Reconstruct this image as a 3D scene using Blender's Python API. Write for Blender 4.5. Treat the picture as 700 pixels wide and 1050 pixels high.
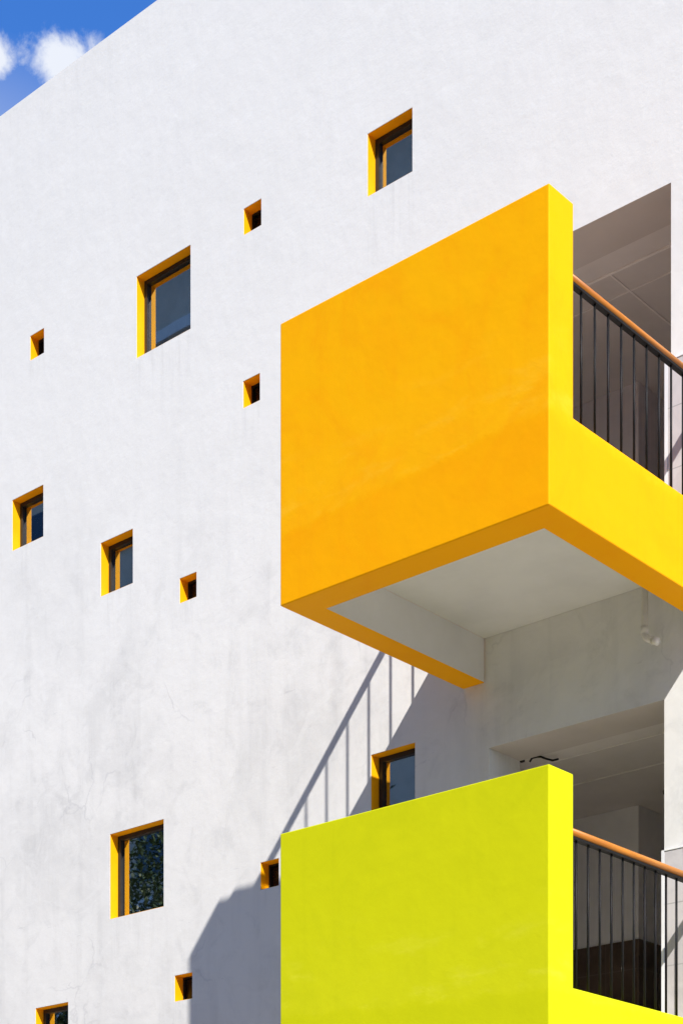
import bpy, bmesh, math, random
from mathutils import Vector, Matrix
random.seed(7)
for o in list(bpy.data.objects):
    bpy.data.objects.remove(o)
scene = bpy.context.scene
COL = scene.collection
R = math.radians

# ------------------------------------------------------------------ camera
cd = bpy.data.cameras.new('camera')
cam = bpy.data.objects.new('camera', cd); COL.objects.link(cam)
cam.location = (0.0, -9.906, 1.60)
cam.rotation_euler = (R(90), 0, R(41.395))          # level camera, verticals stay vertical
cd.sensor_fit = 'HORIZONTAL'; cd.sensor_width = 36.0
cd.lens = 36.0 * 1798.2 / 700.0
cd.shift_y = (1372.0 - 525.0) / 700.0               # rising front, as an architecture lens
cd.clip_start = 0.1; cd.clip_end = 20000
scene.camera = cam

# ------------------------------------------------------------------ sky + sun
SUN = Vector((2.817, -1.89, 3.276)).normalized()
EL = math.asin(SUN.z); AZ = math.atan2(SUN.x, SUN.y)  # azimuth from +Y towards +X
world = bpy.data.worlds.new('World'); scene.world = world; world.use_nodes = True
wt = world.node_tree; wt.nodes.clear()
def wn(kind, **kw):
    n = wt.nodes.new(kind)
    for k, v in kw.items(): setattr(n, k, v)
    return n
sky = wn('ShaderNodeTexSky', sky_type='NISHITA', sun_disc=False, sun_elevation=EL, sun_rotation=AZ,
         altitude=300.0, air_density=1.0, dust_density=0.15, ozone_density=3.0)
# real clouds drawn into the sky by direction
geo = wn('ShaderNodeTexCoord')
def vmath(op, a, b=None):
    n = wn('ShaderNodeVectorMath', operation=op)
    for i, v in enumerate((a, b)):
        if v is None: continue
        if isinstance(v, (tuple, list, Vector)): n.inputs[i].default_value = v
        else: wt.links.new(v, n.inputs[i])
    return n
def wmath(op, a, b=None, clamp=False):
    n = wn('ShaderNodeMath', operation=op, use_clamp=clamp)
    for i, v in enumerate((a, b)):
        if v is None: continue
        if isinstance(v, (int, float)): n.inputs[i].default_value = v
        else: wt.links.new(v, n.inputs[i])
    return n.outputs[0]
nrm = vmath('NORMALIZE', geo.outputs['Generated']).outputs[0]
def wnoise(scale, detail, rough, dist=0.0, vec=None):
    n = wn('ShaderNodeTexNoise'); n.inputs['Scale'].default_value = scale
    n.inputs['Detail'].default_value = detail; n.inputs['Roughness'].default_value = rough
    n.inputs['Distortion'].default_value = dist
    wt.links.new(vec if vec is not None else nrm, n.inputs['Vector']); return n.outputs['Fac']
def puff(direction, rx, rz):
    d = Vector(direction).normalized()
    h = Vector((d.y, -d.x, 0)).normalized(); u = h.cross(d).normalized()
    rel = vmath('SUBTRACT', nrm, tuple(d)).outputs[0]
    px = wmath('DIVIDE', vmath('DOT_PRODUCT', rel, tuple(h)).outputs['Value'], rx)
    pz = wmath('DIVIDE', vmath('DOT_PRODUCT', rel, tuple(u)).outputs['Value'], rz)
    rr = wmath('SQRT', wmath('ADD', wmath('MULTIPLY', px, px), wmath('MULTIPLY', pz, pz)))
    front = wmath('GREATER_THAN', vmath('DOT_PRODUCT', nrm, tuple(d)).outputs['Value'], 0.0)
    return wmath('MULTIPLY', wmath('SUBTRACT', 1.0, rr), front)
n_big = wnoise(46.0, 9.0, 0.66, 0.25)
base = wmath('MAXIMUM', puff((-0.7795, 0.6465, 0.7285), 0.025, 0.0175), puff((-0.8095, 0.6195, 0.7290), 0.012, 0.014))
base = wmath('MAXIMUM', base, puff((-0.80, 0.15, 0.62), 0.20, 0.07))
base = wmath('MAXIMUM', base, puff((-0.45, -0.80, 0.50), 0.30, 0.09))
dens = wmath('ADD', base, wmath('MULTIPLY', wmath('SUBTRACT', n_big, 0.5), 1.6))
mr = wn('ShaderNodeMapRange', interpolation_type='SMOOTHSTEP')
wt.links.new(dens, mr.inputs[0]); mr.inputs[1].default_value = 0.14; mr.inputs[2].default_value = 0.74
keep = wmath('GREATER_THAN', base, -0.9)
veil = wmath('MULTIPLY', wmath('MAXIMUM', puff((-0.825, 0.612, 0.700), 0.085, 0.035), 0.0), 0.24)
mask = wmath('MULTIPLY', wmath('MAXIMUM', wmath('MULTIPLY', mr.outputs[0], keep), veil), 0.94)
hs = wn('ShaderNodeHueSaturation'); hs.inputs['Saturation'].default_value = 1.2
wt.links.new(sky.outputs[0], hs.inputs['Color'])
mix = wn('ShaderNodeMix', data_type='RGBA')
tint = wn('ShaderNodeMix', data_type='RGBA', blend_type='MULTIPLY'); tint.inputs[0].default_value = 1.0
wt.links.new(hs.outputs[0], tint.inputs[6]); tint.inputs[7].default_value = (0.80, 1.08, 1.50, 1)
wt.links.new(mask, mix.inputs[0]); wt.links.new(tint.outputs[2], mix.inputs[6])
mix.inputs[7].default_value = (5.4, 5.6, 6.0, 1)
bg = wn('ShaderNodeBackground'); bg.inputs['Strength'].default_value = 0.110
wt.links.new(mix.outputs[2], bg.inputs['Color'])
wo = wn('ShaderNodeOutputWorld'); wt.links.new(bg.outputs[0], wo.inputs['Surface'])

sd = bpy.data.lights.new('sun', 'SUN'); sd.energy = 4.55; sd.angle = R(0.53); sd.color = (1.0, 0.965, 0.91)
sun = bpy.data.objects.new('sun', sd); COL.objects.link(sun)
sun.rotation_euler = (-SUN).to_track_quat('-Z', 'Y').to_euler(); sun.location = SUN * 60

scene.view_settings.view_transform = 'Standard'; scene.view_settings.look = 'None'
scene.view_settings.gamma = 1.0; scene.view_settings.use_curve_mapping = False
scene.view_settings.exposure = 0.60
scene.cycles.diffuse_bounces = 8; scene.cycles.max_bounces = 14; scene.cycles.transparent_max_bounces = 16

# ------------------------------------------------------------------ window positions on the facade (metres)
WINDOWS = [  # x0, x1, z0, z1, big
    (-8.475, -8.045, 10.085, 10.553, 1), (-9.765, -9.57, 10.335, 10.545, 0), (-11.025, -10.37, 9.825, 10.512, 1),
    (-12.435, -12.24, 10.325, 10.545, 0), (-9.77, -9.585, 8.965, 9.18, 0), (-12.69, -12.25, 8.70, 9.16, 1),
    (-11.48, -11.07, 7.95, 8.41, 1), (-10.50, -10.30, 7.62, 7.825, 0), (-8.44, -8.02, 5.46, 5.925, 1),
    (-9.58, -9.38, 5.115, 5.33, 0), (-11.36, -10.69, 5.165, 5.89, 1), (-10.56, -10.35, 4.36, 4.575, 0),
    (-12.36, -11.91, 4.07, 4.53, 1)]

# ------------------------------------------------------------------ materials
class NT:
    """small helper round a material node tree"""
    def __init__(s, name):
        s.m = bpy.data.materials.new(name); s.m.use_nodes = True
        s.t = s.m.node_tree; s.t.nodes.clear()
        s.out = s.t.nodes.new('ShaderNodeOutputMaterial')
        g = s.t.nodes.new('ShaderNodeNewGeometry'); s.pos = g.outputs['Position']; s.nor = g.outputs['Normal']
    def n(s, kind, **kw):
        n = s.t.nodes.new(kind)
        for k, v in kw.items(): setattr(n, k, v)
        return n
    def put(s, sock, v):
        if isinstance(v, bpy.types.NodeSocket): s.t.links.new(v, sock)
        elif v is not None: sock.default_value = v
    def math(s, op, a, b=None, clamp=False):
        n = s.n('ShaderNodeMath', operation=op, use_clamp=clamp); s.put(n.inputs[0], a); s.put(n.inputs[1], b); return n.outputs[0]
    def vec(s, scale=(1, 1, 1), loc=(0, 0, 0)):
        n = s.n('ShaderNodeMapping'); s.put(n.inputs['Vector'], s.pos)
        n.inputs['Scale'].default_value = scale; n.inputs['Location'].default_value = loc; return n.outputs[0]
    def noise(s, scale, detail=4, rough=0.55, dist=0.0, vec=None):
        n = s.n('ShaderNodeTexNoise'); s.put(n.inputs['Vector'], vec or s.pos)
        n.inputs['Scale'].default_value = scale; n.inputs['Detail'].default_value = detail
        n.inputs['Roughness'].default_value = rough; n.inputs['Distortion'].default_value = dist; return n.outputs['Fac']
    def ramp(s, v, a, b, lo=0.0, hi=1.0):
        n = s.n('ShaderNodeMapRange', interpolation_type='SMOOTHSTEP'); s.put(n.inputs[0], v)
        for i, q in enumerate((a, b, lo, hi)): n.inputs[i + 1].default_value = q
        return n.outputs[0]
    def mix(s, f, a, b, mode='MIX'):
        n = s.n('ShaderNodeMix', data_type='RGBA', blend_type=mode); s.put(n.inputs[0], f)
        for i, c in ((6, a), (7, b)):
            s.put(n.inputs[i], c if isinstance(c, bpy.types.NodeSocket) else (*c, 1)); 
        return n.outputs[2]
    def bump(s, h, strength, dist, normal=None):
        n = s.n('ShaderNodeBump'); n.inputs['Strength'].default_value = strength; n.inputs['Distance'].default_value = dist
        s.put(n.inputs['Height'], h)
        if normal: s.put(n.inputs['Normal'], normal)
        return n.outputs[0]
    def bsdf(s, color, rough=0.8, spec=0.3, metal=0.0, normal=None):
        b = s.n('ShaderNodeBsdfPrincipled')
        s.put(b.inputs['Base Color'], color if isinstance(color, bpy.types.NodeSocket) else (*color, 1))
        s.put(b.inputs['Roughness'], rough); s.put(b.inputs['Specular IOR Level'], spec); s.put(b.inputs['Metallic'], metal)
        if normal: s.put(b.inputs['Normal'], normal)
        s.t.links.new(b.outputs[0], s.out.inputs[0]); return b

def mat_plaster():
    k = NT('white_plaster')
    sep = k.n('ShaderNodeSeparateXYZ'); k.put(sep.inputs[0], k.pos)
    low = k.ramp(sep.outputs[2], 9.6, 6.6)                             # more grime lower down the wall
    lowdirt = k.math('ADD', k.math('MULTIPLY', low, 0.86), 0.14)
    patch = k.ramp(k.noise(0.85, 6, 0.62, 0.6), 0.44, 0.66)
    blot = k.ramp(k.noise(3.1, 6, 0.68, 0.8), 0.50, 0.70)
    streak = k.ramp(k.noise(1.0, 5, 0.6, 0.0, k.vec((5.5, 5.5, 0.55))), 0.48, 0.75)
    fine = k.ramp(k.noise(22, 4, 0.6), 0.35, 0.75)
    d = k.math('ADD', k.math('MULTIPLY', patch, 0.42), k.math('MULTIPLY', blot, 0.40))
    d = k.math('ADD', d, k.math('MULTIPLY', streak, 0.36))
    d = k.math('MULTIPLY', d, lowdirt)
    c = k.mix(k.math('MULTIPLY', d, 0.62), (0.815, 0.795, 0.76), (0.50, 0.495, 0.485))
    repaint = k.ramp(k.noise(1.7, 3, 0.75, 1.5, k.vec((1, 1, 1), (7, 3, 2))), 0.58, 0.61)   # touched-up paint patches
    c = k.mix(k.math('MULTIPLY', repaint, 0.22), c, (0.86, 0.845, 0.815))
    # sparse hairline cracks
    wob = k.n('ShaderNodeVectorMath', operation='ADD'); k.put(wob.inputs[0], k.pos)
    nn = k.n('ShaderNodeTexNoise'); nn.inputs['Scale'].default_value = 2.2; nn.inputs['Detail'].default_value = 5
    k.put(nn.inputs['Vector'], k.pos)
    sc = k.n('ShaderNodeVectorMath', operation='SCALE'); k.put(sc.inputs[0], nn.outputs['Color']); sc.inputs['Scale'].default_value = 0.55
    k.put(wob.inputs[1], sc.outputs[0])
    vo = k.n('ShaderNodeTexVoronoi', feature='DISTANCE_TO_EDGE'); vo.inputs['Scale'].default_value = 0.8; k.put(vo.inputs['Vector'], wob.outputs[0])
    crack = k.ramp(vo.outputs['Distance'], 0.010, 0.0)
    cm = k.ramp(k.noise(1.3, 3, 0.5, 0, k.vec((1, 1, 1), (3, 9, 4))), 0.56, 0.68)
    c = k.mix(k.math('MULTIPLY', k.math('MULTIPLY', k.math('MULTIPLY', crack, cm), lowdirt), 0.30), c, (0.42, 0.42, 0.43))
    c = k.mix(k.math('MULTIPLY', fine, 0.05), c, (0.6, 0.6, 0.6))
    # rain runs below the sills, tied to each larger window
    sx, sz = sep.outputs[0], sep.outputs[2]; runs = None
    rn = k.ramp(k.noise(1.0, 4, 0.65, 0.1, k.vec((15, 15, 1.1), (0, 0, 3))), 0.46, 0.70)
    for x0, x1, z0, z1, big in WINDOWS:
        L = 0.75 if big else 0.30
        m = k.math('MULTIPLY', k.ramp(sx, x0 - .03, x0 + .02), k.ramp(sx, x1 + .03, x1 - .02))
        m = k.math('MULTIPLY', m, k.math('MULTIPLY', k.ramp(sz, z0 - L, z0 - .02), k.math('LESS_THAN', sz, z0 + .01)))
        runs = m if runs is None else k.math('MAXIMUM', runs, m)
    top = k.math('MULTIPLY', k.ramp(sz, 12.0, 12.70), 0.45)
    runs = k.math('MULTIPLY', k.math('MAXIMUM', runs, top), rn)
    c = k.mix(k.math('MULTIPLY', runs, 0.17), c, (0.40, 0.40, 0.40))
    c = k.mix(k.math('MULTIPLY', k.ramp(sz, 7.2, 3.4), 0.26), c, (0.50, 0.50, 0.505))      # brightness falloff painted in: greyer towards the lower storeys
    # scattered scuffs and old trowel marks, mostly low on the wall
    sv = k.vec((2.2, 2.2, 9.0), (1, 2, 5)); scuff = k.ramp(k.noise(1.0, 6, 0.72, 1.2, sv), 0.655, 0.70)
    c = k.mix(k.math('MULTIPLY', k.math('MULTIPLY', scuff, low), 0.28), c, (0.40, 0.40, 0.405))
    sv2 = k.vec((12.0, 12.0, 2.2), (4, 2, 1)); scuff2 = k.ramp(k.noise(1.0, 5, 0.7, 0.8, sv2), 0.67, 0.72)
    c = k.mix(k.math('MULTIPLY', k.math('MULTIPLY', scuff2, lowdirt), 0.22), c, (0.42, 0.42, 0.43))
    h = k.math('ADD', k.math('MULTIPLY', k.noise(5, 5, 0.6), 1.0), k.math('MULTIPLY', k.noise(60, 3, 0.6), 0.12))
    k.bsdf(c, 0.9, 0.15, normal=k.bump(h, 0.35, 0.012)); return k.m

def mat_paint(name, base, dark, pale, zsplit, slope, rough=0.55):
    """coloured masonry paint: roller clouds, and a second coat below an uneven edge"""
    k = NT(name)
    sep = k.n('ShaderNodeSeparateXYZ'); k.put(sep.inputs[0], k.pos)
    cl = k.ramp(k.noise(1.7, 6, 0.65, 1.0), 0.42, 0.72)
    brush = k.ramp(k.noise(1.0, 5, 0.65, 0.3, k.vec((2.2, 2.2, 7.0))), 0.5, 0.75)
    c = k.mix(k.math('MULTIPLY', cl, 0.60), base, dark)
    edge = k.math('ADD', sep.outputs[2], k.math('MULTIPLY', k.math('SUBTRACT', k.noise(3.5, 7, 0.75, 0.5), 0.5), 0.20))
    edge = k.math('SUBTRACT', edge, k.math('MULTIPLY', k.math('ADD', sep.outputs[0], 6.5), slope))
    above = k.math('MULTIPLY', k.ramp(edge, zsplit + 0.75, zsplit + 0.02), k.ramp(edge, zsplit, zsplit + 0.03))
    c = k.mix(k.math('MULTIPLY', above, k.math('ADD', k.math('MULTIPLY', brush, 0.75), 0.08)), c, pale)
    below = k.ramp(edge, zsplit + 0.03, zsplit - 0.03)
    c = k.mix(k.math('MULTIPLY', below, 0.42), c, dark)
    runs = k.ramp(k.noise(1.0, 5, 0.65, 0.2, k.vec((13, 13, 0.7))), 0.50, 0.78)
    c = k.mix(k.math('MULTIPLY', runs, 0.30), c, dark)
    grain = k.ramp(k.noise(55, 4, 0.65), 0.3, 0.8)
    c = k.mix(k.math('MULTIPLY', grain, 0.16), c, dark)
    chip = k.ramp(k.noise(7.5, 7, 0.75, 0.6), 0.70, 0.74)
    c = k.mix(k.math('MULTIPLY', chip, 0.5), c, pale)
    h = k.math('ADD', k.noise(6, 5, 0.6), k.math('MULTIPLY', k.noise(70, 3, 0.6), 0.12))
    k.bsdf(c, rough, 0.05, normal=k.bump(h, 0.30, 0.010)); return k.m

def mat_simple(name, color, rough=0.6, spec=0.4, metal=0.0, var=0.12, scale=8.0, bump=0.0):
    k = NT(name)
    c = k.mix(k.ramp(k.noise(scale, 5, 0.6), 0.3, 0.75), tuple(min(1, q * (1 + var)) for q in color), tuple(q * (1 - var) for q in color))
    nrm_ = k.bump(k.noise(scale * 5, 3, 0.6), bump, 0.004) if bump else None
    k.bsdf(c, rough, spec, metal, nrm_); return k.m

def mat_wood():
    k = NT('varnished_wood')
    g = k.noise(1.0, 6, 0.65, 0.6, k.vec((45, 2.5, 45)))
    c = k.mix(k.ramp(g, 0.35, 0.7), (0.56, 0.20, 0.022), (0.34, 0.105, 0.012))
    k.bsdf(c, 0.36, 0.3); return k.m

def mat_glass():
    k = NT('tinted_window_glass')
    tr = k.n('ShaderNodeBsdfTransparent'); tr.inputs[0].default_value = (0.60, 0.64, 0.66, 1)
    gl = k.n('ShaderNodeBsdfGlossy'); gl.inputs['Roughness'].default_value = 0.012; gl.inputs[0].default_value = (1.0, 0.99, 0.97, 1)
    wav = k.bump(k.noise(1.2, 2, 0.5), 0.02, 0.01); k.put(gl.inputs['Normal'], wav)
    fr = k.n('ShaderNodeFresnel'); fr.inputs['IOR'].default_value = 1.5
    f = k.math('ADD', fr.outputs[0], 0.40, True)
    mx = k.n('ShaderNodeMixShader'); k.put(mx.inputs[0], f); k.put(mx.inputs[1], tr.outputs[0]); k.put(mx.inputs[2], gl.outputs[0])
    k.t.links.new(mx.outputs[0], k.out.inputs[0]); return k.m

def mat_tile(name, color, dark, w, h, rough, grout):
    k = NT(name)
    sep = k.n('ShaderNodeSeparateXYZ'); k.put(sep.inputs[0], k.pos)
    comb = k.n('ShaderNodeCombineXYZ'); k.put(comb.inputs[0], k.math('ADD', sep.outputs[0], sep.outputs[1])); k.put(comb.inputs[1], sep.outputs[2])
    br = k.n('ShaderNodeTexBrick', offset=0.0); k.put(br.inputs['Vector'], comb.outputs[0])
    br.inputs['Scale'].default_value = 1.0; br.inputs['Brick Width'].default_value = w; br.inputs['Row Height'].default_value = h
    br.inputs['Mortar Size'].default_value = 0.004; br.inputs['Mortar Smooth'].default_value = 0.1
    br.inputs['Color1'].default_value = (0, 0, 0, 1); br.inputs['Color2'].default_value = (0.25, 0.25, 0.25, 1); br.inputs['Mortar'].default_value = (1, 1, 1, 1)
    ve = k.ramp(k.noise(2.5, 7, 0.65, 1.2), 0.38, 0.68)
    c = k.mix(ve, color, dark)
    c = k.mix(k.math('MULTIPLY', br.outputs['Fac'], 0.7), c, grout)
    k.bsdf(c, rough, 0.4); return k.m

def mat_leaf():
    k = NT('leaf')
    oi = k.n('ShaderNodeNewGeometry').outputs['Random Per Island']
    c = k.mix(oi, (0.030, 0.055, 0.018), (0.085, 0.12, 0.045))
    k.bsdf(c, 0.45, 0.4); return k.m

def mat_ground():
    k = NT('pale_paving')
    br = k.n('ShaderNodeTexBrick', offset=0.5); k.put(br.inputs['Vector'], k.pos)
    br.inputs['Scale'].default_value = 1.0; br.inputs['Brick Width'].default_value = 0.8; br.inputs['Row Height'].default_value = 0.4
    br.inputs['Mortar Size'].default_value = 0.006
    n1 = k.ramp(k.noise(0.7, 6, 0.65), 0.35, 0.7)
    c = k.mix(n1, (0.42, 0.375, 0.315), (0.34, 0.30, 0.25))
    c = k.mix(k.math('MULTIPLY', br.outputs['Fac'], 0.6), c, (0.14, 0.13, 0.12))
    k.bsdf(c, 0.85, 0.3, normal=k.bump(k.noise(30, 4, 0.6), 0.3, 0.01)); return k.m

def mat_fabric():
    k = NT('curtain_fabric')
    c = k.mix(k.ramp(k.noise(60, 2, 0.5), 0.3, 0.7), (0.66, 0.71, 0.75), (0.56, 0.61, 0.66))
    k.bsdf(c, 0.9, 0.1); return k.m

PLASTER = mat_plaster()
ORANGE = mat_paint('orange_masonry_paint', (0.94, 0.445, 0.001), (0.92, 0.355, 0.001), (0.95, 0.50, 0.020), 6.68, 0.045)
LIME = mat_paint('lime_yellow_masonry_paint', (0.600, 0.605, 0.006), (0.525, 0.545, 0.005), (0.68, 0.665, 0.035), 3.55, -0.04)
REVEAL = mat_simple('yellow_reveal_paint', (0.95, 0.44, 0.002), 0.55, 0.15, var=0.05, scale=6)
SOFFIT = mat_simple('soffit_white_paint', (0.70, 0.69, 0.67), 0.85, 0.2, var=0.05, scale=2.0, bump=0.15)
INNERUP = mat_simple('loggia_grey_paint', (0.68, 0.66, 0.69), 0.8, 0.25, var=0.06, scale=2.5)
CEIL = mat_simple('loggia_ceiling_paint', (0.64, 0.60, 0.58), 0.8, 0.25, var=0.05, scale=2.5)
INNER = mat_simple('loggia_wall_paint', (0.80, 0.78, 0.80), 0.8, 0.25, var=0.06, scale=2.5)
JOINT = mat_simple('ceiling_joint_filler', (0.80, 0.76, 0.73), 0.7, 0.3, var=0.05)
FRAME = mat_simple('dark_aluminium', (0.022, 0.020, 0.020), 0.42, 0.4, metal=0.0, var=0.2)
BARS = mat_simple('black_railing_paint', (0.008, 0.0075, 0.0075), 0.5, 0.15, var=0.35, scale=40)
WOOD = mat_wood()
GLASS = mat_glass()
DARKPANE = mat_simple('dark_pane', (0.010, 0.008, 0.008), 0.25, 0.25, var=0.3)
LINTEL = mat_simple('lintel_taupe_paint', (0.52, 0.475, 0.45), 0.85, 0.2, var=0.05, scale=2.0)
TILE = mat_tile('pale_stone_tile', (0.62, 0.585, 0.58), (0.52, 0.49, 0.485), 0.60, 0.40, 0.35, (0.34, 0.33, 0.32))
DADO = mat_tile('brown_dado_tile', (0.115, 0.08, 0.06), (0.075, 0.052, 0.04), 0.30, 0.45, 0.35, (0.16, 0.13, 0.11))
TRIM = mat_simple('white_tile_trim', (0.78, 0.78, 0.78), 0.4, 0.4, var=0.04)
PVC = mat_simple('pvc_pipe', (0.72, 0.68, 0.61), 0.4, 0.4, var=0.08)
FLOOR = mat_simple('loggia_floor_tile', (0.64, 0.575, 0.51), 0.5, 0.4, var=0.1)
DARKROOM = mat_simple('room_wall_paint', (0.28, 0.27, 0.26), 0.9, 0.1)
LEAF = mat_leaf()
BARK = mat_simple('bark', (0.11, 0.085, 0.06), 0.9, 0.1, var=0.35, scale=12, bump=0.6)
GROUND = mat_ground()
FABRIC = mat_fabric()
ASPHALT = mat_simple('asphalt', (0.055, 0.054, 0.053), 0.9, 0.2, var=0.2, scale=3, bump=0.5)
OPPWALL = mat_simple('added_block_render', (0.58, 0.49, 0.39), 0.85, 0.2, var=0.1, scale=1.0)
OPPGLASS = mat_simple('added_block_glazing', (0.03, 0.035, 0.04), 0.12, 0.6, var=0.2)

# ------------------------------------------------------------------ mesh helpers
def link(name, bm, mats, parent=None, smooth=False, bevel=0.0, seg=2):
    me = bpy.data.meshes.new(name)
    bmesh.ops.recalc_face_normals(bm, faces=bm.faces)
    bm.to_mesh(me); bm.free()
    for m in (mats if isinstance(mats, (list, tuple)) else [mats]): me.materials.append(m)
    for p in me.polygons: p.use_smooth = smooth
    o = bpy.data.objects.new(name, me); COL.objects.link(o)
    if parent: o.parent = parent
    if bevel:
        b = o.modifiers.new('edge_rounding', 'BEVEL'); b.width = bevel; b.segments = seg; b.limit_method = 'ANGLE'; b.angle_limit = R(40)
    return o
def box(bm, x0, x1, y0, y1, z0, z1):
    vs = [bm.verts.new((x, y, z)) for x in (x0, x1) for y in (y0, y1) for z in (z0, z1)]
    for f in ((0, 1, 3, 2), (4, 6, 7, 5), (0, 4, 5, 1), (2, 3, 7, 6), (0, 2, 6, 4), (1, 5, 7, 3)):
        bm.faces.new([vs[i] for i in f])
def solid(xs, ys, zs, fill, matidx=None):
    """boundary surface of a union of grid cells: one closed mesh, no inner faces"""
    bm = bmesh.new(); V = {}
    def v(i, j, k):
        if (i, j, k) not in V: V[(i, j, k)] = bm.verts.new((xs[i], ys[j], zs[k]))
        return V[(i, j, k)]
    nx, ny, nz = len(xs) - 1, len(ys) - 1, len(zs) - 1
    mid = lambda a, i: 0.5 * (a[i] + a[i + 1])
    F = [[[bool(fill(mid(xs, i), mid(ys, j), mid(zs, k))) for k in range(nz)] for j in range(ny)] for i in range(nx)]
    def full(i, j, k): return 0 <= i < nx and 0 <= j < ny and 0 <= k < nz and F[i][j][k]
    for i in range(nx):
        for j in range(ny):
            for k in range(nz):
                if not F[i][j][k]: continue
                q = {(-1, 0, 0): ((0, 0, 0), (0, 0, 1), (0, 1, 1), (0, 1, 0)), (1, 0, 0): ((1, 0, 0), (1, 1, 0), (1, 1, 1), (1, 0, 1)),
                     (0, -1, 0): ((0, 0, 0), (1, 0, 0), (1, 0, 1), (0, 0, 1)), (0, 1, 0): ((0, 1, 0), (0, 1, 1), (1, 1, 1), (1, 1, 0)),
                     (0, 0, -1): ((0, 0, 0), (0, 1, 0), (1, 1, 0), (1, 0, 0)), (0, 0, 1): ((0, 0, 1), (1, 0, 1), (1, 1, 1), (0, 1, 1))}
                for d, cs in q.items():
                    if full(i + d[0], j + d[1], k + d[2]): continue
                    f = bm.faces.new([v(i + a, j + b, k + c) for a, b, c in cs])
                    if matidx:
                        ctr = f.calc_center_median(); f.material_index = matidx(ctr, Vector(d))
    return bm
def tube(bm, pts, rad, n=12, caps=True):
    pts = [Vector(p) for p in pts]; rings = []
    up = Vector((0, 0, 1)); prev = None
    for i, p in enumerate(pts):
        t = (pts[min(i + 1, len(pts) - 1)] - pts[max(i - 1, 0)]).normalized()
        a = prev if prev is not None else (up if abs(t.z) < 0.9 else Vector((1, 0, 0)))
        s = t.cross(a).normalized(); u = s.cross(t).normalized(); prev = u
        r = rad[i] if isinstance(rad, (list, tuple)) else rad
        rings.append([bm.verts.new(p + s * (r * math.cos(2 * math.pi * q / n)) + u * (r * math.sin(2 * math.pi * q / n))) for q in range(n)])
    for a, b in zip(rings, rings[1:]):
        for q in range(n): bm.faces.new((a[q], a[(q + 1) % n], b[(q + 1) % n], b[q]))
    if caps: bm.faces.new(rings[0][::-1]); bm.faces.new(rings[-1])
def thing(name, label, cat, loc=(0, 0, 0), group=None):
    o = bpy.data.objects.new(name, None); COL.objects.link(o); o.location = loc
    o['label'] = label; o['category'] = cat
    if group: o['group'] = group
    return o
def tag(o, label, cat, group=None):
    o['label'] = label; o['category'] = cat
    if group: o['group'] = group
    return o

# ------------------------------------------------------------------ ground
bm = bmesh.new()
vs = [bm.verts.new(p) for p in ((-3000, -3000, 0), (3000, -3000, 0), (3000, 3000, 0), (-3000, 3000, 0))]; bm.faces.new(vs)
g = link('ground', bm, ASPHALT); g['kind'] = 'structure'
bm = bmesh.new(); box(bm, -40, 40, -8.8, 12, -0.2, 0.12)
g = link('pavement', bm, GROUND, bevel=0.02); g['kind'] = 'structure'

# ------------------------------------------------------------------ the building
OPENINGS = [(-7.355, -5.895, 6.65, 9.068), (-7.355, -5.945, 3.45, 5.735)]
XA, XB, TOP, TH, DEEP = -24.0, 4.5, 12.707, 0.37, 10.0
house = thing('apartment_building', 'white rendered building with scattered square yellow windows and two bright cantilevered balconies', 'building', (-9, 0, 0))
inv = Matrix.Translation((9, 0, 0))
def part(o):
    o.parent = house; o.matrix_parent_inverse = inv; return o

holes = [(a, b, c, d) for a, b, c, d, _ in WINDOWS] + OPENINGS
xs = sorted({XA, XB, *[h[0] for h in holes], *[h[1] for h in holes]})
zs = sorted({0.0, TOP, *[h[2] for h in holes], *[h[3] for h in holes]})
bm = solid(xs, [0.0, TH], zs, lambda x, y, z: not any(a < x < b and c < z < d for a, b, c, d in holes),
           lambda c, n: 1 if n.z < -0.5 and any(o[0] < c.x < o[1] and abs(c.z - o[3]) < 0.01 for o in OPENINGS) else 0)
bmesh.ops.dissolve_limit(bm, angle_limit=R(1), verts=bm.verts, edges=bm.edges, delimit={'MATERIAL'})
bmesh.ops.triangulate(bm, faces=[f for f in bm.faces if len(f.verts) > 4])
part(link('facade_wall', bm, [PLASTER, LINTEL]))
bm = solid([XA, XA + 0.3, XB - 0.3, XB], [TH + 0.002, TH + 0.05, DEEP - 0.3, DEEP], [0.0, TOP - 0.5, TOP - 0.25, TOP - 0.003],
           lambda x, y, z: x < XA + 0.3 or x > XB - 0.3 or y > DEEP - 0.3 or (TOP - 0.5 < z < TOP - 0.25))
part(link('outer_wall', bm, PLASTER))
# inner partitions keep the rooms behind the windows dark
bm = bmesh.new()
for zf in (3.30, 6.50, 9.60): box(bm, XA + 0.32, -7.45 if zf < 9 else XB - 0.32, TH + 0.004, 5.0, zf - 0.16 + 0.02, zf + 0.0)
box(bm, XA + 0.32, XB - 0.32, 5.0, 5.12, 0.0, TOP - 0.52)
part(link('room_partition', bm, DARKROOM))

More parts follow.
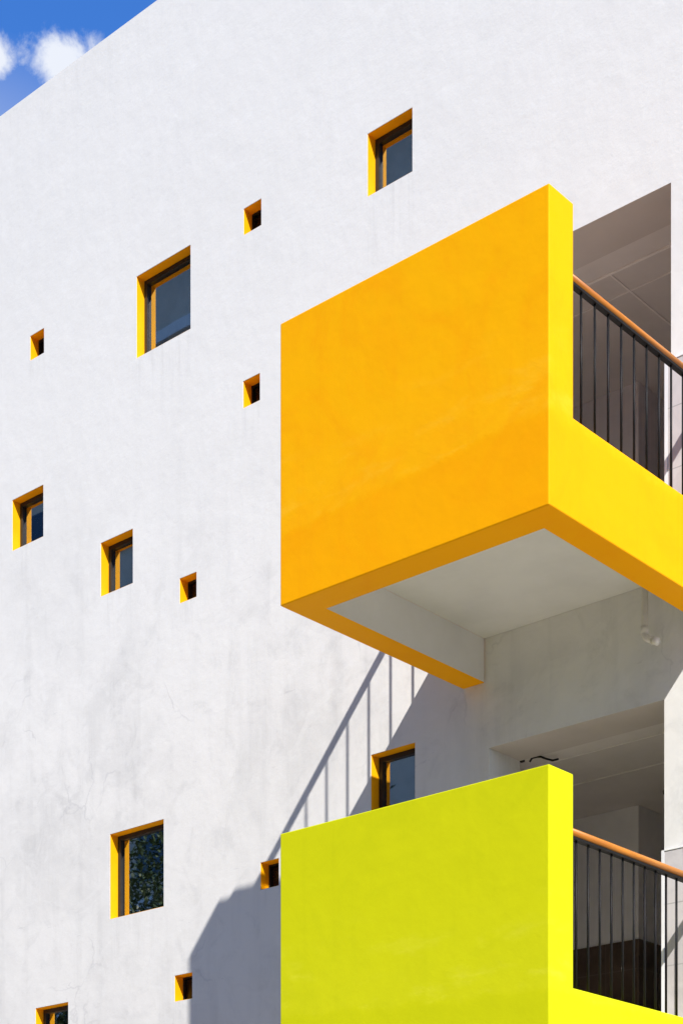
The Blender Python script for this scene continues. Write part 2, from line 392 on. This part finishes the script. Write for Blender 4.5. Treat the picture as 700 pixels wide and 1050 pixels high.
def make_window(x0, x1, z0, z1, big):
    e = 0.0
    dep = 0.085 if big else 0.090
    t = 0.003
    # yellow painted reveal: a square tube lining the hole
    bm = solid([x0 + .001, x0 + t, x1 - t, x1 - .001], [0.003, TH - .002], [z0 + .001, z0 + t, z1 - t, z1 - .001],
               lambda x, y, z: not (x0 + t < x < x1 - t and z0 + t < z < z1 - t))
    fw = 0.037 if big else 0.010
    a0, a1, b0, b1 = x0 + t + .001, x1 - t - .001, z0 + t + .001, z1 - t - .001
    fr = solid([a0, a0 + fw, a1 - fw, a1], [dep, dep + 0.055], [b0, b0 + fw * 0.6, b1 - fw, b1],
               lambda x, y, z: not (a0 + fw < x < a1 - fw and b0 + fw * 0.6 < z < b1 - fw))
    w = part(link('window', fr, FRAME, bevel=0.003))
    rv = link('reveal', bm, REVEAL, w)
    pm = bmesh.new(); box(pm, a0 + fw - .004, a1 - fw + .004, dep + 0.024, dep + 0.030, b0 + fw * 0.6 - .004, b1 - fw + .004)
    link('pane', pm, GLASS if big else DARKPANE, w)
    for c in w.children: pass
    return w
WIN = [make_window(*w) for w in WINDOWS]
for i in (0, 2, 5, 6, 8, 10, 12): WIN[i]['label'] = 'larger square window with dark frame and yellow reveal'
for i in (1, 3, 4, 7, 9, 11): WIN[i]['label'] = 'tiny square window with deep yellow reveal'

# curtains behind a few of the larger windows
def curtain(x0, x1, z0, z1, y, label):
    bm = bmesh.new(); n = 60; rows = []
    for k in range(n + 1):
        u = k / n; x = x0 + (x1 - x0) * u
        yy = y + 0.009 * math.sin(u * (x1 - x0) * 62) + 0.004 * math.sin(u * 41 + 1)
        rows.append([bm.verts.new((x, yy, z0)), bm.verts.new((x, yy, z1))])
    for a, b in zip(rows, rows[1:]): bm.faces.new((a[0], b[0], b[1], a[1]))
    r = bmesh.ops.solidify(bm, geom=bm.faces[:], thickness=0.003)
    o = link('curtain', bm, FABRIC, smooth=True)
    tag(o, label, 'curtain'); return o
for wi, f0, f1, lab in ((0, 0, 1, 'blue grey curtain filling the topmost window above the orange balcony'),
                        (2, 0, 1, 'grey curtain filling the large window high on the left'),
                        (6, 0, 1, 'pleated blue grey curtain in the window just left of a tiny one at mid height'),
                        (5, 0, 1, 'pale blue curtain in the window at the far left edge'),
                        (10, 0, .2, 'pale blue curtain edge in the large window reflecting trees'),
                        (8, 0, 1, 'blue grey curtain in the window just above the lime yellow balcony')):
    x0, x1, z0, z1, _ = WINDOWS[wi]
    curtain(x0 + .02 + (x1 - x0 - .04) * f0, x0 + .02 + (x1 - x0 - .04) * f1, z0 + .01, z1 - .02, 0.140, lab)

# ------------------------------------------------------------------ loggias behind the two openings
def make_loggia(x0, x1, zf, zt, upper):
    xl, xr, yb = -10.2 if False else -7.44 - 2.2, -4.6, 6.2
    y0 = TH + 0.003
    bm = bmesh.new()
    corner_x, corner_y = -7.36, 1.97
    box(bm, xl - .1, corner_x, corner_y, corner_y + 2.8, zf - 0.02, zt + 0.05)       # room block behind, its corner shows
    box(bm, xr, xr + 0.12, y0, 4.9, zf - 0.02, zt + 0.05)
    box(bm, xl - 0.12, xl, y0, corner_y - .002, zf - 0.02, zt + 0.05)
    box(bm, corner_x + .002, xr - .002, 4.77, 4.9, zf - 0.02, zt + 0.05)
    lg = part(link('loggia', bm, INNERUP if upper else INNER))
    cb = bmesh.new(); box(cb, xl - .12, xr + .12, y0, 4.9, zt + 0.052, zt + 0.13)
    # lintel zone sits a touch lower than the rest of the ceiling
    box(cb, xl + .002, xr - .002, y0 + .001, 0.58, zt + 0.018, zt + 0.050)
    link('ceiling', cb, CEIL, lg)
    jb = bmesh.new()
    if upper:
        box(jb, xl + .01, xr - .01, 0.582, 0.602, zt + 0.010, zt + 0.050)
        box(jb, xl + .01, xr - .01, 0.90, 0.912, zt + 0.047, zt + 0.0515)
        box(jb, -6.778, -6.764, 0.61, 4.7, zt + 0.046, zt + 0.0513)
    else:
        box(jb, xl + .01, xr - .01, 0.582, 0.595, zt + 0.015, zt + 0.050)
        box(jb, xl + .01, xr - .01, 1.21, 1.222, zt + 0.046, zt + 0.0515)
    link('ceiling_joint', jb, JOINT, lg)
    fb = bmesh.new(); box(fb, xl - .12, xr + .12, y0, 4.9, zf - 0.16, zf - 0.022)
    link('floor', fb, FLOOR, lg)
    db = bmesh.new(); h = zf + 1.28
    box(db, xl + .003, corner_x + .012, corner_y - .012, corner_y - .001, zf - 0.019, h)
    box(db, corner_x + .001, corner_x + .012, corner_y, 4.76, zf - 0.019, h)
    link('dado', db, DADO, lg)
    return lg
make_loggia(-7.355, -5.895, 6.65, 9.068, True)
make_loggia(-7.355, -5.945, 3.45, 5.735, False)

# stone tile on the pier beside each opening
for x0, z0, z1 in ((-5.930, 6.50, 7.913), (-5.953, 3.30, 4.752)):
    bm = bmesh.new(); box(bm, x0 + 0.022, -3.2, -0.020, -0.001, z0, z1 - 0.008)
    tp = part(link('tile_panel', bm, TILE, bevel=0.002))
    bm = solid([x0, x0 + 0.020, -3.2], [-0.024, -0.001], [z0, z1 - 0.006, z1], lambda x, y, z: x < x0 + 0.02 or z > z1 - 0.006)
    link('tile_trim', bm, TRIM, tp)

# ------------------------------------------------------------------ balconies
XL, XR, YF = -7.580, -5.540, -1.890
def make_balcony(zb, notch, rail_z, top, paint, label, first, step):
    side, th = 0.19, 0.225
    slab0, slab1 = zb + 0.31, zb + 0.45
    xs = [XL, XL + 0.12, XL + side, XR - side, XR - 0.12, XR]
    ys = [YF, YF + th, YF + th + 0.015, YF + th + 0.05, -0.002]
    zs = [zb, slab0, slab1, notch, top]
    def fill(x, y, z):
        if y < YF + th: return True
        edge = x < XL + side or x > XR - side
        if edge and z < notch and (z < slab0 or True): return True
        if z > slab1 and XL + 0.12 < x < XR - 0.12 and y < YF + th + 0.05: return True
        if y < YF + th + 0.015 and z > notch: return True
        return False
    def mi(c, n):
        inside = XL + 0.05 < c.x < XR - 0.05 and c.y > YF + 0.05
        return 1 if inside and c.z < slab0 and abs(n.z) < 0.5 and (c.y < -0.01) and not (c.y > -0.01) else 0
    bm = solid(xs, ys, zs, fill, mi)
    bmesh.ops.dissolve_limit(bm, angle_limit=R(1), verts=bm.verts, edges=bm.edges, delimit={'MATERIAL'})
    b = part(link('balcony', bm, [paint, SOFFIT], bevel=0.008, seg=3))
    b['label'] = label
    sb = bmesh.new(); box(sb, XL + side + .001, XR - side - .001, YF + th + .001, -0.003, slab0, slab1 - .002)
    link('floor_slab', sb, SOFFIT, b)
    tb = bmesh.new(); box(tb, XL + side + .002, XR - side - .002, YF + th + .052, -0.004, slab1, slab1 + .012)
    link('floor_tile', tb, FLOOR, b)
    for xc in (XL + 0.062, XR - 0.062):
        hb = bmesh.new()
        n = 20; y0, y1 = YF + th + 0.017, -0.004
        ring = lambda y: [hb.verts.new((xc + 0.0245 * math.cos(2 * math.pi * q / n), y, rail_z + 0.0245 * math.sin(2 * math.pi * q / n))) for q in range(n)]
        r0, r1 = ring(y0), ring(y1)
        for q in range(n): hb.faces.new((r0[q], r0[(q + 1) % n], r1[(q + 1) % n], r1[q]))
        hb.faces.new(r0); hb.faces.new(r1[::-1])
        h = link('handrail', hb, WOOD, b, smooth=False)
        for p in h.data.polygons: p.use_smooth = len(p.vertices) == 4
        fb = bmesh.new(); box(fb, xc - 0.018, xc + 0.018, y0 + .001, y1 - .001, rail_z - 0.040, rail_z - 0.0242)
        link('rail_bar', fb, BARS, b)
        proto = None; y = YF + first
        while y < -0.03:
            if proto is None:
                vb = bmesh.new(); tube(vb, [(0, 0, notch - 0.01), (0, 0, rail_z - 0.039)], 0.0075, 10)
                proto = link('baluster', vb, BARS, b, smooth=True); o = proto
            else:
                o = proto.copy(); COL.objects.link(o); o.parent = b
            o.location = (xc, y, 0)
            y += step
    return b
up = make_balcony(6.20, 6.772, 7.612, 7.978, ORANGE, 'orange balcony with solid front panel', 0.268, 0.1412)
lo = make_balcony(3.00, 3.565, 4.468, 4.768, LIME, 'lime yellow balcony with solid front panel', 0.236, 0.1225)
# drain spout under the orange balcony
bm = bmesh.new()
pts = [(-6.03, -0.10, 6.52), (-6.03, -0.10, 6.16)]
for k in range(1, 6):
    a = k / 5 * R(62); pts.append((-6.03 + 0.055 * (1 - math.cos(a)), -0.10 - 0.01 * k / 5, 6.16 - 0.055 * math.sin(a)))
e = Vector(pts[-1]); d = Vector((math.sin(R(62)), -0.12, -math.cos(R(62)))); pts.append(tuple(e + d * 0.085))
tube(bm, pts, 0.022, 14)
tube(bm, [(-6.03, -0.10, 6.20), (-6.03, -0.10, 6.155)], 0.0265, 14)
tube(bm, [tuple(e + d * 0.045), tuple(e + d * 0.09)], 0.0255, 14)
link('drain_spout', bm, PVC, up, smooth=True)

# ------------------------------------------------------------------ small things on the lower loggia ceiling
bm = bmesh.new()
tube(bm, [(-0.02, 0, -0.03), (0.0, 0.0, -0.008), (0.035, 0.01, -0.004), (0.06, 0.02, -0.006), (0.09, 0.05, -0.02), (0.13, 0.07, -0.035), (0.17, 0.085, -0.03)], 0.0075, 8)
box(bm, -0.10, -0.07, -0.02, 0.01, -0.018, 0.0)
cb = link('cable', bm, BARS, smooth=False); cb.location = (-7.27, 0.40, 5.752)
tag(cb, 'black cable looped along the ceiling behind the lime yellow balcony', 'cable')
sp = thing('ceiling_spotlight', 'small black spotlight fixed to the dim lower ceiling beside the white pier', 'lamp', (-6.93, 1.72, 5.786))
bm = bmesh.new(); tube(bm, [(0, 0, 0), (0, 0, -0.03)], 0.022, 12); link('mount', bm, BARS, sp, smooth=True)
bm = bmesh.new(); tube(bm, [(-0.05, 0, -0.035), (0.06, 0.01, -0.055)], 0.02, 12); link('lamp_head', bm, BARS, sp, smooth=True)

# ------------------------------------------------------------------ trees opposite, seen only as reflections
def make_tree(x, y, h, label, seed):
    rnd = random.Random(seed)
    t = thing('tree', label, 'tree', (x, y, 0), 'trees opposite the building')
    bm = bmesh.new()
    tube(bm, [(0, 0, 0), (0.08, 0.05, h * .2), (0.0, 0.1, h * .45), (0.1, 0.0, h * .75)], [0.24, 0.19, 0.14, 0.05], 10)
    cl = []
    for k in range(16):
        a = rnd.uniform(0, 6.28); z0 = h * rnd.uniform(.28, .6); L = h * rnd.uniform(.18, .33)
        e = Vector((math.cos(a) * L, math.sin(a) * L, z0 + L * rnd.uniform(.3, .9)))
        tube(bm, [(0.03, 0.06, z0), tuple(e * 0.5 + Vector((0, 0, z0 * .5))), tuple(e)], [0.08, 0.05, 0.02], 6); cl.append(e)
        cl.append(e * 0.75 + Vector((0, 0, z0 * .25)))
    for k in range(10): cl.append(Vector((rnd.gauss(0, h * .1), rnd.gauss(0, h * .1), h * rnd.uniform(.7, .98))))
    link('trunk', bm, BARK, t, smooth=True)
    bm = bmesh.new()
    for c in cl:
        s = h * rnd.uniform(.06, .10)
        for q in range(430):
            p = c + Vector((rnd.gauss(0, s), rnd.gauss(0, s), rnd.gauss(0, s * .7)))
            M = Matrix.Rotation(rnd.uniform(0, 6.28), 3, 'Z') @ Matrix.Rotation(rnd.gauss(0, .7), 3, 'X')
            l, w = rnd.uniform(.05, .09), rnd.uniform(.022, .04)
            bm.faces.new([bm.verts.new(p + M @ Vector(v)) for v in ((-w, 0, 0), (0, -l, 0), (w, 0, 0.01), (0, l, 0))])
    link('crown', bm, LEAF, t)
# ------------------------------------------------------------------ added unseen block: shades the far ground, hides the low sky, fills window reflections
opp = thing('added_block', 'added unseen tall beige block with rows of dark windows, shading far ground and low sky', 'building', (-10, -32, 0))
bm = bmesh.new(); box(bm, -60, 55, -12, 0, 0, 39.4); box(bm, -60.2, 55.2, -12.2, 0.25, 39.402, 40)
link('wall', bm, OPPWALL, opp)
for fl in range(11):
    bm = bmesh.new(); box(bm, -60.1, 55.1, 0.001, 0.22, 3.55 + fl * 3.3, 3.95 + fl * 3.3); link('ledge', bm, SOFFIT, opp)
pw = None
for fl in range(11):
    for c_ in range(11):
        if pw is None:
            wb = bmesh.new(); box(wb, 0, 3.6, 0.002, 0.06, 0, 1.7); pw = link('window', wb, OPPGLASS, opp); o = pw
        else:
            o = pw.copy(); COL.objects.link(o); o.parent = opp
        o.location = (-50 + c_ * 6.6, 0, 1.3 + fl * 3.3)
make_tree(-21.5, -9.4, 11.0, 'tall leafy tree across the forecourt, nearest to the building', 1)
make_tree(-25.5, -11.0, 10.2, 'broad leafy tree across the forecourt behind the nearest one', 2)
make_tree(-27.5, -7.0, 9.0, 'lower leafy tree across the forecourt, farthest to the left', 3)
make_tree(-29.5, -13.5, 11.8, 'tall leafy tree across the forecourt, standing behind the broad one', 4)
make_tree(-23.5, -13.8, 11.2, 'tall leafy tree across the forecourt, close to the added beige block', 5)
